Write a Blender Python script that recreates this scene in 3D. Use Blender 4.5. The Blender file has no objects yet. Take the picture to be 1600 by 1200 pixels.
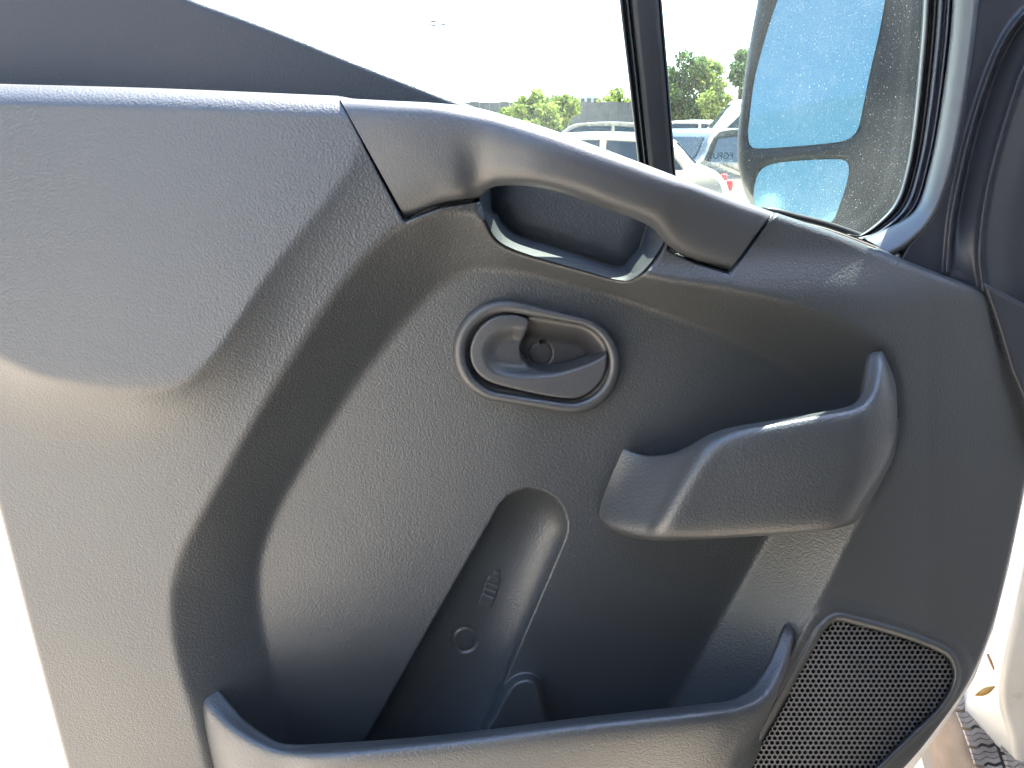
import bpy, math, random
import numpy as np
from mathutils import Vector, Matrix
R = math.radians
rng = np.random.default_rng(7)
random.seed(7)
SC = bpy.context.scene
COL = SC.collection

# ------------------------------------------------------------------ camera, sky, sun, exposure
D, CZ, PITCH, FPX = 0.65, 1.55, R(18.4), 1202.0
CAM = np.array([0.0, -D, CZ])
cd = bpy.data.cameras.new("camera"); cam = bpy.data.objects.new("camera", cd); COL.objects.link(cam)
cam.location = CAM.tolist(); cam.rotation_euler = (R(90) - PITCH, 0, 0)
cd.sensor_fit = 'HORIZONTAL'; cd.sensor_width = 36.0; cd.lens = 36.0 * FPX / 1600.0
cd.clip_start = 0.02; cd.clip_end = 3000
SC.camera = cam
SUN_EL, SUN_AZ = R(66), R(34)            # azimuth clockwise from +Y
w = bpy.data.worlds.new("World"); SC.world = w; w.use_nodes = True
nt = w.node_tree; nt.nodes.clear()
sky = nt.nodes.new('ShaderNodeTexSky'); sky.sky_type = 'NISHITA'; sky.sun_disc = False
sky.sun_elevation = SUN_EL; sky.sun_rotation = SUN_AZ
sky.air_density = 1.0; sky.dust_density = 0.7; sky.ozone_density = 2.5
bg = nt.nodes.new('ShaderNodeBackground'); bg.inputs['Strength'].default_value = 0.13
wo = nt.nodes.new('ShaderNodeOutputWorld')
nt.links.new(sky.outputs[0], bg.inputs[0]); nt.links.new(bg.outputs[0], wo.inputs[0])
sl = bpy.data.lights.new("sun", 'SUN'); sl.energy = 5.0; sl.angle = R(0.5); sl.color = (1.0, 0.93, 0.82)
so = bpy.data.objects.new("sun", sl); COL.objects.link(so)
sd = Vector((math.sin(SUN_AZ) * math.cos(SUN_EL), math.cos(SUN_AZ) * math.cos(SUN_EL), math.sin(SUN_EL)))
so.rotation_euler = sd.to_track_quat('Z', 'Y').to_euler()
SC.view_settings.view_transform = 'Standard'; SC.view_settings.look = 'None'
SC.view_settings.gamma = 1.0; SC.view_settings.exposure = 3.18
SC.render.engine = 'CYCLES'
SC.cycles.max_bounces = 10; SC.cycles.diffuse_bounces = 5; SC.cycles.glossy_bounces = 5
SC.cycles.transparent_max_bounces = 16; SC.cycles.use_denoising = True

# ------------------------------------------------------------------ materials
def mat(name, base, rough=0.5, metal=0.0, spec=0.5, grain=None, fine=None, var=0.12, varscale=6.0, dust=0.0, coat=0.0):
    m = bpy.data.materials.new(name); m.use_nodes = True
    t = m.node_tree; b = t.nodes['Principled BSDF']; N = t.nodes.new; L = t.links.new
    b.inputs['Roughness'].default_value = rough; b.inputs['Metallic'].default_value = metal
    b.inputs['Specular IOR Level'].default_value = spec
    b.inputs['Coat Weight'].default_value = coat
    tc = N('ShaderNodeTexCoord')
    no = N('ShaderNodeTexNoise'); no.inputs['Scale'].default_value = varscale; no.inputs['Detail'].default_value = 6
    L(tc.outputs['Object'], no.inputs['Vector'])
    mr = N('ShaderNodeMapRange'); mr.inputs[1].default_value = 0.3; mr.inputs[2].default_value = 0.7
    mr.inputs[3].default_value = 1 - var; mr.inputs[4].default_value = 1 + var
    L(no.outputs['Fac'], mr.inputs[0])
    hv = N('ShaderNodeHueSaturation'); hv.inputs['Color'].default_value = (*base, 1)
    L(mr.outputs[0], hv.inputs['Value'])
    last = hv.outputs[0]
    if dust > 0:
        dn = N('ShaderNodeTexNoise'); dn.inputs['Scale'].default_value = 420; dn.inputs['Detail'].default_value = 2
        L(tc.outputs['Object'], dn.inputs['Vector'])
        dr = N('ShaderNodeMapRange'); dr.inputs[1].default_value = 0.70; dr.inputs[2].default_value = 0.78; dr.inputs[4].default_value = dust
        L(dn.outputs['Fac'], dr.inputs[0])
        mx = N('ShaderNodeMix'); mx.data_type = 'RGBA'; mx.inputs[7].default_value = (.32, .31, .29, 1)
        L(dr.outputs[0], mx.inputs[0]); L(last, mx.inputs[6]); last = mx.outputs[2]
    L(last, b.inputs['Base Color'])
    rm = N('ShaderNodeMapRange'); rm.inputs[1].default_value = 0.3; rm.inputs[2].default_value = 0.7
    rm.inputs[3].default_value = rough - 0.05; rm.inputs[4].default_value = rough + 0.05
    L(no.outputs['Fac'], rm.inputs[0]); L(rm.outputs[0], b.inputs['Roughness'])
    if grain:
        sc, st, dist = grain
        vo = N('ShaderNodeTexVoronoi'); vo.feature = 'SMOOTH_F1'; vo.inputs['Scale'].default_value = sc
        vo.inputs['Smoothness'].default_value = 0.6
        wn = N('ShaderNodeTexNoise'); wn.inputs['Scale'].default_value = sc * .55; wn.inputs['Detail'].default_value = 2
        L(tc.outputs['Object'], wn.inputs['Vector'])
        va = N('ShaderNodeVectorMath'); va.operation = 'MULTIPLY_ADD'
        va.inputs[1].default_value = (.9 / sc,) * 3
        L(wn.outputs['Color'], va.inputs[0]); L(tc.outputs['Object'], va.inputs[2])
        L(va.outputs[0], vo.inputs['Vector'])
        ma = N('ShaderNodeMath'); ma.operation = 'MULTIPLY_ADD'; ma.inputs[1].default_value = -1.0
        L(vo.outputs['Distance'], ma.inputs[0]); ma.inputs[2].default_value = 1.0
        bp = N('ShaderNodeBump'); bp.inputs['Strength'].default_value = st; bp.inputs['Distance'].default_value = dist
        L(ma.outputs[0], bp.inputs['Height']); L(bp.outputs[0], b.inputs['Normal'])
    elif fine:
        sc, st, dist = fine
        wn = N('ShaderNodeTexNoise'); wn.inputs['Scale'].default_value = sc; wn.inputs['Detail'].default_value = 4
        L(tc.outputs['Object'], wn.inputs['Vector'])
        bp = N('ShaderNodeBump'); bp.inputs['Strength'].default_value = st; bp.inputs['Distance'].default_value = dist
        L(wn.outputs['Fac'], bp.inputs['Height']); L(bp.outputs[0], b.inputs['Normal'])
    return m

M = {}
M['grain'] = mat('grained_plastic', (.046, .051, .054), .43, spec=.9, grain=(540, .62, .0005), var=.06, dust=.10)
M['upper'] = mat('upper_trim_plastic', (.030, .034, .040), .50, spec=.5, grain=(540, .5, .0005), var=.06, dust=.10)
M['satin'] = mat('satin_plastic', (.048, .052, .056), .40, spec=.8, fine=(800, .45, .0005), var=.07, dust=.12)
M['gloss'] = mat('smooth_plastic', (.045, .045, .047), .33, spec=.7, fine=(700, .1, .0002), var=.05, dust=.06)
M['soft'] = mat('corner_plastic', (.034, .038, .046), .36, fine=(800, .15, .0002), var=.05)
M['rubber'] = mat('black_rubber', (.018, .019, .02), .45, var=.15)
M['pale_rubber'] = mat('grey_seal', (.26, .27, .25), .4, var=.1)
M['white_paint'] = mat('white_paint', (.80, .79, .76), .25, var=.02, coat=.6)
M['wing_paint'] = mat('darkened_white_paint', (.40, .39, .36), .3, var=.10, varscale=9, coat=.4)  # body white darkened to hold the wing's shaded tone, with dirt noise
M['seal_sheen'] = mat('sheened_seal', (.10, .11, .13), .3, var=.1)
M['frame'] = mat('window_frame_plastic', (.10, .11, .12), .32, fine=(800, .15, .0002), var=.05)
M['black'] = mat('speaker_cloth', (.006, .006, .007), .9, var=.2)
M['mesh'] = mat('speaker_mesh', (.12, .125, .13), .42, var=.1)
M['housing'] = mat('mirror_plastic', (.012, .014, .016), .55, spec=.25, fine=(500, .4, .0004), var=.3, dust=.15)
M['tyre'] = mat('tyre_rubber', (.22, .195, .17), .8, fine=(120, .5, .002), var=.45, varscale=14)
M['dusty_tyre'] = mat('dusty_tyre_rubber', (.13, .098, .072), .9, fine=(90, .5, .002), var=.3, varscale=20)
M['rim'] = mat('wheel_metal', (.4, .41, .42), .35, metal=.9)
M['asphalt'] = mat('parking_lot', (.40, .35, .285), .9, fine=(60, .6, .006), var=.25, varscale=.8)
M['cab'] = mat('cab_plastic', (.045, .046, .049), .7, var=.15)
M['cab_seat'] = mat('seat_fabric', (.03, .03, .033), .95, fine=(300, .5, .002), var=.2)
M['car_white'] = mat('white_car_paint', (.78, .78, .77), .22, var=.02, coat=.6)
M['car_silver'] = mat('silver_car_paint', (.42, .45, .47), .28, var=.03, metal=.3, coat=.6)
M['car_dark'] = mat('dark_car_paint', (.03, .04, .05), .25, var=.05, coat=.8)
M['car_glass'] = mat('car_window_glass', (.02, .028, .032), .08, var=.05)
M['red_lamp'] = mat('red_lamp_plastic', (.55, .03, .03), .25, var=.05)
M['wall'] = mat('wall_boards', (.085, .085, .085), .85, fine=(12, .4, .01), var=.2, varscale=2)
M['facade'] = mat('pale_facade', (.48, .50, .50), .8, var=.12, varscale=.6)
M['roof'] = mat('pale_roof', (.42, .45, .46), .7, var=.1)
M['bark'] = mat('bark', (.12, .09, .065), .9, fine=(30, .8, .02), var=.3)
M['pole'] = mat('galvanised_steel', (.62, .63, .63), .5, var=.1)
M['dry_leaf'] = mat('dry_leaf', (.42, .27, .09), .7, fine=(200, .5, .001), var=.25, varscale=60)
M['twig'] = mat('twig', (.20, .11, .06), .8, var=.2)
M['etch'] = mat('etched_mark', (.06, .09, .09), .7, var=.05)
M['etch_pale'] = mat('pale_etched_mark', (.45, .55, .54), .7, var=.05)

def leaf_mat(name, c):
    m = bpy.data.materials.new(name); m.use_nodes = True
    t = m.node_tree; t.nodes.clear(); N = t.nodes.new; L = t.links.new
    tc = N('ShaderNodeTexCoord'); no = N('ShaderNodeTexNoise'); no.inputs['Scale'].default_value = 1.6; no.inputs['Detail'].default_value = 5
    L(tc.outputs['Object'], no.inputs['Vector'])
    cr = N('ShaderNodeValToRGB'); cr.color_ramp.elements[0].position = .35; cr.color_ramp.elements[1].position = .68
    cr.color_ramp.elements[0].color = (c[0] * .6, c[1] * .65, c[2] * .7, 1); cr.color_ramp.elements[1].color = (c[0] * 1.35, c[1] * 1.25, c[2], 1)
    L(no.outputs['Fac'], cr.inputs[0])
    d = N('ShaderNodeBsdfDiffuse'); tr = N('ShaderNodeBsdfTranslucent'); mx = N('ShaderNodeMixShader'); mx.inputs[0].default_value = .45
    L(cr.outputs[0], d.inputs[0]); L(cr.outputs[0], tr.inputs[0]); L(d.outputs[0], mx.inputs[1]); L(tr.outputs[0], mx.inputs[2])
    o = N('ShaderNodeOutputMaterial'); L(mx.outputs[0], o.inputs[0]); return m
M['leaf_bright'] = leaf_mat('bright_foliage', (.20, .25, .075))
M['leaf_dark'] = leaf_mat('dark_foliage', (.10, .15, .065))

def glass_mat():
    m = bpy.data.materials.new('window_glass'); m.use_nodes = True
    t = m.node_tree; t.nodes.clear(); N = t.nodes.new; L = t.links.new
    tr = N('ShaderNodeBsdfTransparent'); tr.inputs[0].default_value = (.86, .93, .91, 1)
    gl = N('ShaderNodeBsdfGlossy'); gl.inputs['Roughness'].default_value = .02
    fr = N('ShaderNodeFresnel'); ge = N('ShaderNodeNewGeometry'); io = N('ShaderNodeMapRange')
    io.inputs[3].default_value = 1.45; io.inputs[4].default_value = 1 / 1.45          # thin pane: same reflectance from both sides
    L(ge.outputs['Backfacing'], io.inputs[0]); L(io.outputs[0], fr.inputs[0])
    a = N('ShaderNodeMixShader'); L(fr.outputs[0], a.inputs[0]); L(tr.outputs[0], a.inputs[1]); L(gl.outputs[0], a.inputs[2])
    df = N('ShaderNodeBsdfDiffuse'); df.inputs[0].default_value = (.75, .75, .72, 1)
    tl = N('ShaderNodeBsdfTranslucent'); tl.inputs[0].default_value = (.75, .75, .70, 1)
    dm = N('ShaderNodeMixShader'); L(df.outputs[0], dm.inputs[1]); L(tl.outputs[0], dm.inputs[2])
    tc = N('ShaderNodeTexCoord')
    n1 = N('ShaderNodeTexNoise'); n1.inputs['Scale'].default_value = 760; n1.inputs['Detail'].default_value = 3
    n2 = N('ShaderNodeTexNoise'); n2.inputs['Scale'].default_value = 9; n2.inputs['Detail'].default_value = 4
    L(tc.outputs['Object'], n1.inputs['Vector']); L(tc.outputs['Object'], n2.inputs['Vector'])
    # dirt and the painted haze veil gather towards the front corner of the pane
    sx = N('ShaderNodeSeparateXYZ'); L(tc.outputs['Object'], sx.inputs[0])
    gx = N('ShaderNodeMapRange'); gx.inputs[1].default_value = .12; gx.inputs[2].default_value = .40; gx.inputs[3].default_value = .55
    L(sx.outputs[0], gx.inputs[0])
    r1 = N('ShaderNodeMapRange'); r1.inputs[1].default_value = .645; r1.inputs[2].default_value = .72; r1.inputs[4].default_value = .45
    L(n1.outputs['Fac'], r1.inputs[0])
    r2 = N('ShaderNodeMapRange'); r2.inputs[1].default_value = .35; r2.inputs[2].default_value = .75; r2.inputs[3].default_value = .010; r2.inputs[4].default_value = .060  # broad veil: haze painted into the pane to lighten the view beyond
    L(n2.outputs['Fac'], r2.inputs[0])
    ad = N('ShaderNodeMath'); L(r1.outputs[0], ad.inputs[0]); L(r2.outputs[0], ad.inputs[1])
    mu = N('ShaderNodeMath'); mu.operation = 'MULTIPLY'; L(ad.outputs[0], mu.inputs[0]); L(gx.outputs[0], mu.inputs[1])
    b = N('ShaderNodeMixShader'); L(mu.outputs[0], b.inputs[0]); L(a.outputs[0], b.inputs[1]); L(dm.outputs[0], b.inputs[2])
    o = N('ShaderNodeOutputMaterial'); L(b.outputs[0], o.inputs[0]); return m
M['glass'] = glass_mat()

def mirror_mat():
    m = bpy.data.materials.new('dusty_mirror'); m.use_nodes = True
    t = m.node_tree; t.nodes.clear(); N = t.nodes.new; L = t.links.new
    g = N('ShaderNodeBsdfGlossy'); g.inputs[0].default_value = (.17, .30, .29, 1); g.inputs['Roughness'].default_value = .06
    d = N('ShaderNodeBsdfDiffuse'); d.inputs[0].default_value = (.5, .5, .47, 1)
    tc = N('ShaderNodeTexCoord'); mp = N('ShaderNodeMapping'); mp.inputs['Scale'].default_value = (1, 1, .35)
    L(tc.outputs['Object'], mp.inputs[0])
    n = N('ShaderNodeTexNoise'); n.inputs['Scale'].default_value = 190; n.inputs['Detail'].default_value = 5
    L(mp.outputs[0], n.inputs['Vector'])
    r = N('ShaderNodeMapRange'); r.inputs[1].default_value = .40; r.inputs[2].default_value = .75; r.inputs[3].default_value = .09; r.inputs[4].default_value = .19
    L(n.outputs['Fac'], r.inputs[0])
    x = N('ShaderNodeMixShader'); L(r.outputs[0], x.inputs[0]); L(g.outputs[0], x.inputs[1]); L(d.outputs[0], x.inputs[2])
    o = N('ShaderNodeOutputMaterial'); L(x.outputs[0], o.inputs[0]); return m
M['mirror'] = mirror_mat()

# ------------------------------------------------------------------ helpers
cP, sP = math.cos(PITCH), math.sin(PITCH)
def rays(px, py):
    u = (np.asarray(px, float) - 800) / FPX; v = (600 - np.asarray(py, float)) / FPX
    return u, cP + v * sP, -sP + v * cP
def P(px, py, h):
    """point of the door that lies h metres inside the plane y=0, sighted from the tripod position"""
    dx, dy, dz = rays(px, py); t = (D - np.asarray(h, float)) / dy
    return np.stack([dx * t, -D + dy * t, CZ + dz * t], -1)
def plane_proj(p0, n):
    p0 = np.array(p0, float); n = np.array(n, float); n /= np.linalg.norm(n)
    def f(px, py, h):
        dx, dy, dz = rays(px, py); d = np.stack([dx, dy, dz], -1)
        q = p0 + 0 * d + n * np.asarray(h, float)[..., None]
        t = ((q - CAM) @ n) / (d @ n)
        return CAM + d * t[..., None]
    return f
def obj(name, V, F, m, parent=None, smooth=True):
    me = bpy.data.meshes.new(name); me.from_pydata([tuple(map(float, v)) for v in V], [], [tuple(map(int, f)) for f in F])
    me.update()
    o = bpy.data.objects.new(name, me); COL.objects.link(o)
    if m is not None: me.materials.append(m)
    if smooth: me.polygons.foreach_set('use_smooth', [True] * len(me.polygons))
    if parent is not None:
        o.parent = parent; o.matrix_parent_inverse = parent.matrix_world.inverted()
    return o
def thing(name, label, cat, loc=(0, 0, 0), rz=0, group=None, kind=None):
    o = bpy.data.objects.new(name, None); COL.objects.link(o); o.location = loc; o.rotation_euler = (0, 0, rz)
    o.empty_display_size = .1; o['label'] = label; o['category'] = cat
    if group: o['group'] = group
    if kind: o['kind'] = kind
    o.matrix_world = Matrix.Translation(loc) @ Matrix.Rotation(rz, 4, 'Z')
    return o
def tag(o, label, cat, group=None, kind=None):
    o['label'] = label; o['category'] = cat
    if group: o['group'] = group
    if kind: o['kind'] = kind
    return o
def cr(pts, n=8, closed=False):
    p = np.array(pts, float); k = len(p); out = []
    segs = k if closed else k - 1
    for i in range(segs):
        if closed: a, b, c, d = p[(i - 1) % k], p[i], p[(i + 1) % k], p[(i + 2) % k]
        else: a, b, c, d = p[max(i - 1, 0)], p[i], p[i + 1], p[min(i + 2, k - 1)]
        if not closed and i == 0: a = 2 * b - c
        if not closed and i == k - 2: d = 2 * c - b
        for j in range(n):
            t = j / n
            out.append(.5 * ((2 * b) + (c - a) * t + (2 * a - 5 * b + 4 * c - d) * t * t + (3 * b - a - 3 * c + d) * t ** 3))
    if not closed: out.append(p[-1])
    return np.array(out)
def sdf(poly, X, Y, want_near=False):
    """signed distance (inside positive) to a closed polygon"""
    q = np.asarray(poly, float); n = len(q); X = np.asarray(X, float); Y = np.asarray(Y, float)
    best = np.full(X.shape, 1e18); ins = np.zeros(X.shape, bool)
    nx = np.zeros(X.shape); ny = np.zeros(X.shape)
    for i in range(n):
        ax, ay = q[i]; bx, by = q[(i + 1) % n]; ex, ey = bx - ax, by - ay
        L2 = ex * ex + ey * ey
        if L2 < 1e-12: continue
        t = np.clip(((X - ax) * ex + (Y - ay) * ey) / L2, 0, 1)
        cx = ax + t * ex; cy = ay + t * ey; d = (X - cx) ** 2 + (Y - cy) ** 2
        m = d < best; best = np.where(m, d, best)
        if want_near: nx = np.where(m, cx, nx); ny = np.where(m, cy, ny)
        if ay != by:
            c = ((ay > Y) != (by > Y)) & (X < ex * (Y - ay) / (by - ay) + ax); ins ^= c
    s = np.sqrt(best) * np.where(ins, 1, -1)
    return (s, nx, ny) if want_near else s
def pldist(pts, X, Y):
    q = np.asarray(pts, float); best = np.full(np.shape(X), 1e18)
    for (ax, ay), (bx, by) in zip(q[:-1], q[1:]):
        ex, ey = bx - ax, by - ay; L2 = max(ex * ex + ey * ey, 1e-9)
        t = np.clip(((X - ax) * ex + (Y - ay) * ey) / L2, 0, 1)
        best = np.minimum(best, (X - ax - t * ex) ** 2 + (Y - ay - t * ey) ** 2)
    return np.sqrt(best)
def ss(x, a=0., b=1.):
    t = np.clip((x - a) / (b - a), 0, 1); return t * t * (3 - 2 * t)
def patch(name, poly, hf, m, parent, step=3., skirt=None, proj=P, round_px=0, round_h=0, hole=None):
    """sheet with relief inside a polygon outline, edge rows snapped to the outline, side walls going back by skirt metres"""
    poly = np.asarray(poly, float); lo = poly.min(0) - step; hi = poly.max(0) + step
    xs = np.arange(lo[0], hi[0] + step, step); ys = np.arange(lo[1], hi[1] + step, step)
    X, Y = np.meshgrid(xs, ys); s, nx, ny = sdf(poly, X, Y, True)
    ins = s > 0
    if hole is not None:
        s2, hx, hy = sdf(hole, X, Y, True); bad = s2 > 0
        nx = np.where(bad, hx, nx); ny = np.where(bad, hy, ny); ins &= ~bad
    cell = ins[:-1, :-1] | ins[1:, :-1] | ins[:-1, 1:] | ins[1:, 1:]
    PX = np.where(ins, X, nx); PY = np.where(ins, Y, ny)
    sd_ = np.where(s > 0, s, 0.) if hole is None else np.where(ins, np.minimum(s, -s2), 0)
    h = hf(PX, PY)
    if round_px:
        e = np.clip(1 - sd_ / round_px, 0, 1); h = h - round_h * (1 - np.sqrt(np.clip(1 - e * e, 0, 1)))
    V = proj(PX, PY, h)
    ny_, nx_ = X.shape; idx = np.arange(ny_ * nx_).reshape(ny_, nx_)
    F = np.stack([idx[1:, :-1][cell], idx[1:, 1:][cell], idx[:-1, 1:][cell], idx[:-1, :-1][cell]], -1)
    used = np.unique(F); rem = np.full(ny_ * nx_, -1); rem[used] = np.arange(len(used))
    V = V.reshape(-1, 3)[used]; F = rem[F]
    if skirt:
        e = np.concatenate([F[:, [0, 1]], F[:, [1, 2]], F[:, [2, 3]], F[:, [3, 0]]])
        key = e[:, 0].astype(np.int64) * 10_000_000 + e[:, 1]; rk = e[:, 1].astype(np.int64) * 10_000_000 + e[:, 0]
        be = e[~np.isin(key, rk)]; bv = np.unique(be); mp = {v: len(V) + i for i, v in enumerate(bv)}
        ex = V[bv].copy()
        if callable(skirt): ex = skirt(ex)
        else: ex[:, 1] += skirt
        V = np.concatenate([V, ex])
        F = np.concatenate([F, np.array([[b, a, mp[a], mp[b]] for a, b in be])])
    me = bpy.data.meshes.new(name); me.vertices.add(len(V)); me.vertices.foreach_set('co', V.astype(np.float32).ravel())
    me.loops.add(F.size); me.loops.foreach_set('vertex_index', F.astype(np.int32).ravel())
    me.polygons.add(len(F)); me.polygons.foreach_set('loop_start', np.arange(0, F.size, 4, dtype=np.int32))
    me.update(calc_edges=True); me.validate()
    me.polygons.foreach_set('use_smooth', np.ones(len(me.polygons), bool))
    me.materials.append(m)
    o = bpy.data.objects.new(name, me); COL.objects.link(o); o.parent = parent
    if parent is not None: o.matrix_parent_inverse = parent.matrix_world.inverted()
    return o
def grid_obj(name, G, m, parent, closed_u=False):
    r, c = G.shape[:2]; V = G.reshape(-1, 3); F = []
    for i in range(r - 1):
        for j in range(c if closed_u else c - 1):
            a = i * c + j; b = i * c + (j + 1) % c; F.append((a, b, b + c, a + c))
    return obj(name, V, F, m, parent)
def loft(name, rows, m, parent, nu=6, nv=5, proj=P, extra_last=None, extra_first=None, closed_u=False):
    """rows of (px, py, h) control points, column i of every row belongs together"""
    g = np.stack([cr(r, nu, closed_u) for r in rows])                  # rows x cols x 3
    g = np.stack([cr(g[:, j], nv) for j in range(g.shape[1])], 1)
    G = proj(g[..., 0], g[..., 1], g[..., 2])
    if extra_first is not None: G = np.concatenate([extra_first(G[:1].copy()), G], 0)
    if extra_last is not None: G = np.concatenate([G, extra_last(G[-1:].copy())], 0)
    return grid_obj(name, G, m, parent, closed_u)
def boxes(name, bl, m, parent=None, bevel=0, smooth=False):
    V, F = [], []
    for (x0, x1, y0, y1, z0, z1) in bl:
        b = len(V); V += [(x, y, z) for z in (z0, z1) for y in (y0, y1) for x in (x0, x1)]
        F += [tuple(b + i for i in f) for f in ((0, 2, 3, 1), (4, 5, 7, 6), (0, 1, 5, 4), (2, 6, 7, 3), (0, 4, 6, 2), (1, 3, 7, 5))]
    o = obj(name, V, F, m, parent, smooth)
    if bevel:
        md = o.modifiers.new('bevel', 'BEVEL'); md.width = bevel; md.segments = 3
    return o
def tube(name, pts, rad, m, parent=None, n=8, caps=True):
    pts = [Vector(p) for p in pts]; V, F = [], []
    rad = rad if hasattr(rad, '__len__') else [rad] * len(pts)
    for i, p in enumerate(pts):
        t = (pts[min(i + 1, len(pts) - 1)] - pts[max(i - 1, 0)]).normalized()
        a = t.orthogonal().normalized() if abs(t.z) < .9 else (t.cross(Vector((0, 1, 0)))).normalized()
        b = t.cross(a)
        V += [tuple(p + (a * math.cos(2 * math.pi * k / n) + b * math.sin(2 * math.pi * k / n)) * rad[i]) for k in range(n)]
    for i in range(len(pts) - 1):
        F += [(i * n + k, i * n + (k + 1) % n, (i + 1) * n + (k + 1) % n, (i + 1) * n + k) for k in range(n)]
    if caps: F += [tuple(range(n))[::-1], tuple(range((len(pts) - 1) * n, len(pts) * n))]
    return (V, F) if name is None else obj(name, V, F, m, parent)
def slab(name, poly, y0, y1, m, parent, pxdepth=None, bevel=0.004):
    """outline sighted at depth y0, given real thickness to y1"""
    pts = P(np.array(poly)[:, 0], np.array(poly)[:, 1], np.full(len(poly), -y0)); n = len(pts)
    V = [(p[0], y0, p[2]) for p in pts] + [(p[0], y1, p[2]) for p in pts]
    F = [tuple(range(n)), tuple(range(2 * n - 1, n - 1, -1))] + [(i, i + n, (i + 1) % n + n, (i + 1) % n) for i in range(n)]
    o = obj(name, V, F, m, parent, False)
    if bevel:
        md = o.modifiers.new('bevel', 'BEVEL'); md.width = bevel; md.segments = 3; md.limit_method = 'ANGLE'
    return o

# ------------------------------------------------------------------ ground
boxes('ground', [(-900, 900, -900, 900, -.3, 0)], M['asphalt'])
bpy.data.objects['ground']['kind'] = 'structure'

# ------------------------------------------------------------------ van door
door = thing('van_door', 'open white van door with dark grey inner panel, pull handle, two pockets and speaker', 'van door', (0, 0, .55), kind='thing')

top_edge = cr([(-170, 125), (0, 131), (250, 138), (530, 150)], 6)
panel_out = np.concatenate([
    top_edge,
    [(600, 172), (745, 190), (800, 232), (860, 256), (920, 276), (990, 300), (1060, 325), (1110, 336), (1150, 340), (1203, 332)],
    cr([(1209, 331), (1300, 362), (1390, 397), (1470, 428), (1530, 450), (1547, 459)], 4),
    cr([(1549, 464), (1560, 515), (1578, 570), (1600, 622), (1612, 690), (1600, 765), (1572, 895), (1548, 985), (1512, 1068), (1462, 1140), (1412, 1200), (1320, 1290), (1240, 1360)], 6),
    [(1000, 1420), (500, 1440), (170, 1440)],
    cr([(105, 1200), (52, 1000), (0, 800), (-60, 580), (-125, 440), (-170, 300)], 4)])
U = cr([(-220, 100), (-220, 480), (-80, 526), (0, 561), (60, 588), (120, 602), (180, 610), (240, 611), (290, 597), (332, 560), (370, 507), (405, 452), (440, 402), (480, 352), (520, 300), (560, 230), (560, 100), (200, 60)], 5, True)
O = cr([(640, 345), (600, 372), (560, 412), (515, 472), (470, 540), (420, 618), (375, 695), (335, 768), (295, 840), (275, 890), (268, 930), (270, 990), (282, 1050), (300, 1110), (322, 1200), (345, 1330), (500, 1420), (900, 1420),
        (1110, 1330), (1165, 1195), (1200, 1110), (1240, 1015), (1288, 925), (1332, 838), (1378, 762), (1404, 700), (1413, 645), (1402, 578), (1372, 532), (1300, 495), (1200, 465), (1120, 448), (1030, 436), (940, 412), (850, 380), (770, 345), (700, 330)], 5, True)
I = cr([(760, 421), (720, 428), (680, 452), (640, 492), (600, 540), (555, 600), (510, 668), (465, 740), (430, 805), (408, 870), (404, 920), (410, 980), (425, 1040), (450, 1150), (520, 1330), (800, 1370),
        (980, 1300), (1030, 1150), (1085, 1040), (1145, 935), (1195, 848), (1240, 770), (1275, 700), (1280, 640), (1245, 590), (1195, 553), (1130, 522), (1060, 495), (980, 466), (900, 443), (830, 427)], 5, True)
G_out = cr([(748, 305), (760, 345), (775, 372), (800, 388), (850, 405), (910, 422), (965, 437), (990, 435), (1015, 412), (1036, 380), (1046, 350), (1150, 300), (1100, 230), (900, 150), (745, 120)], 4, True)
G_in = cr([(766, 306), (777, 336), (792, 357), (815, 371), (870, 388), (930, 408), (965, 418), (985, 412), (997, 395), (1008, 362), (1030, 330), (1150, 300), (1110, 200), (900, 110), (768, 100)], 4, True)
G_CUT = np.concatenate([cr([(748, 305), (760, 345), (775, 372), (800, 388), (850, 405), (910, 422), (965, 437), (990, 435), (1015, 412), (1036, 380), (1046, 350)], 6), [(1052, 334), (1040, 318), (990, 300), (920, 276), (860, 256), (800, 232), (752, 222)]])
PLATE_L = np.array([(529, 140), (633, 342), (690, 320), (749, 311), (760, 140)])
PLATE_R = np.array([(1048, 388), (1090, 408), (1139, 424), (1209, 331), (1150, 300), (1050, 340)])
SPK = np.concatenate([cr([(1300, 972), (1312, 969), (1345, 977), (1400, 992), (1450, 1010), (1480, 1026), (1490, 1050), (1484, 1078), (1462, 1110), (1420, 1150), (1360, 1208), (1290, 1275), (1235, 1310)], 5),
                      [(1150, 1310), (1110, 1300), (1165, 1200), (1230, 1086), (1285, 987)]])
HUMP = cr([(745, 1150), (765, 1112), (782, 1078), (800, 1058), (822, 1051), (842, 1058), (852, 1080), (860, 1115), (872, 1160), (885, 1300), (700, 1300)], 4, True)

# ------------------------------------------------------------------ door opener
def stadium(c0, r0, c1, r1, n=28):
    c0 = np.array(c0, float); c1 = np.array(c1, float); a = math.atan2(c1[1] - c0[1], c1[0] - c0[0])
    th0 = np.linspace(a + math.pi / 2, a + 3 * math.pi / 2, n); th1 = np.linspace(a - math.pi / 2, a + math.pi / 2, n)
    p = [c0 + r0 * np.array([math.cos(t), math.sin(t)]) for t in th0] + [c1 + r1 * np.array([math.cos(t), math.sin(t)]) for t in th1]
    q = np.array(p); m = len(q); d = np.r_[0, np.cumsum(np.hypot(*np.diff(np.vstack([q, q[:1]]), axis=0).T))]
    s = np.linspace(0, d[-1], 120, endpoint=False); qq = np.vstack([q, q[:1]])
    return np.stack([np.interp(s, d, qq[:, 0]), np.interp(s, d, qq[:, 1])], -1)
so_, si_ = stadium((788, 548), 81, (893, 570), 77), stadium((791, 551), 63, (890, 567), 62)
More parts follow.
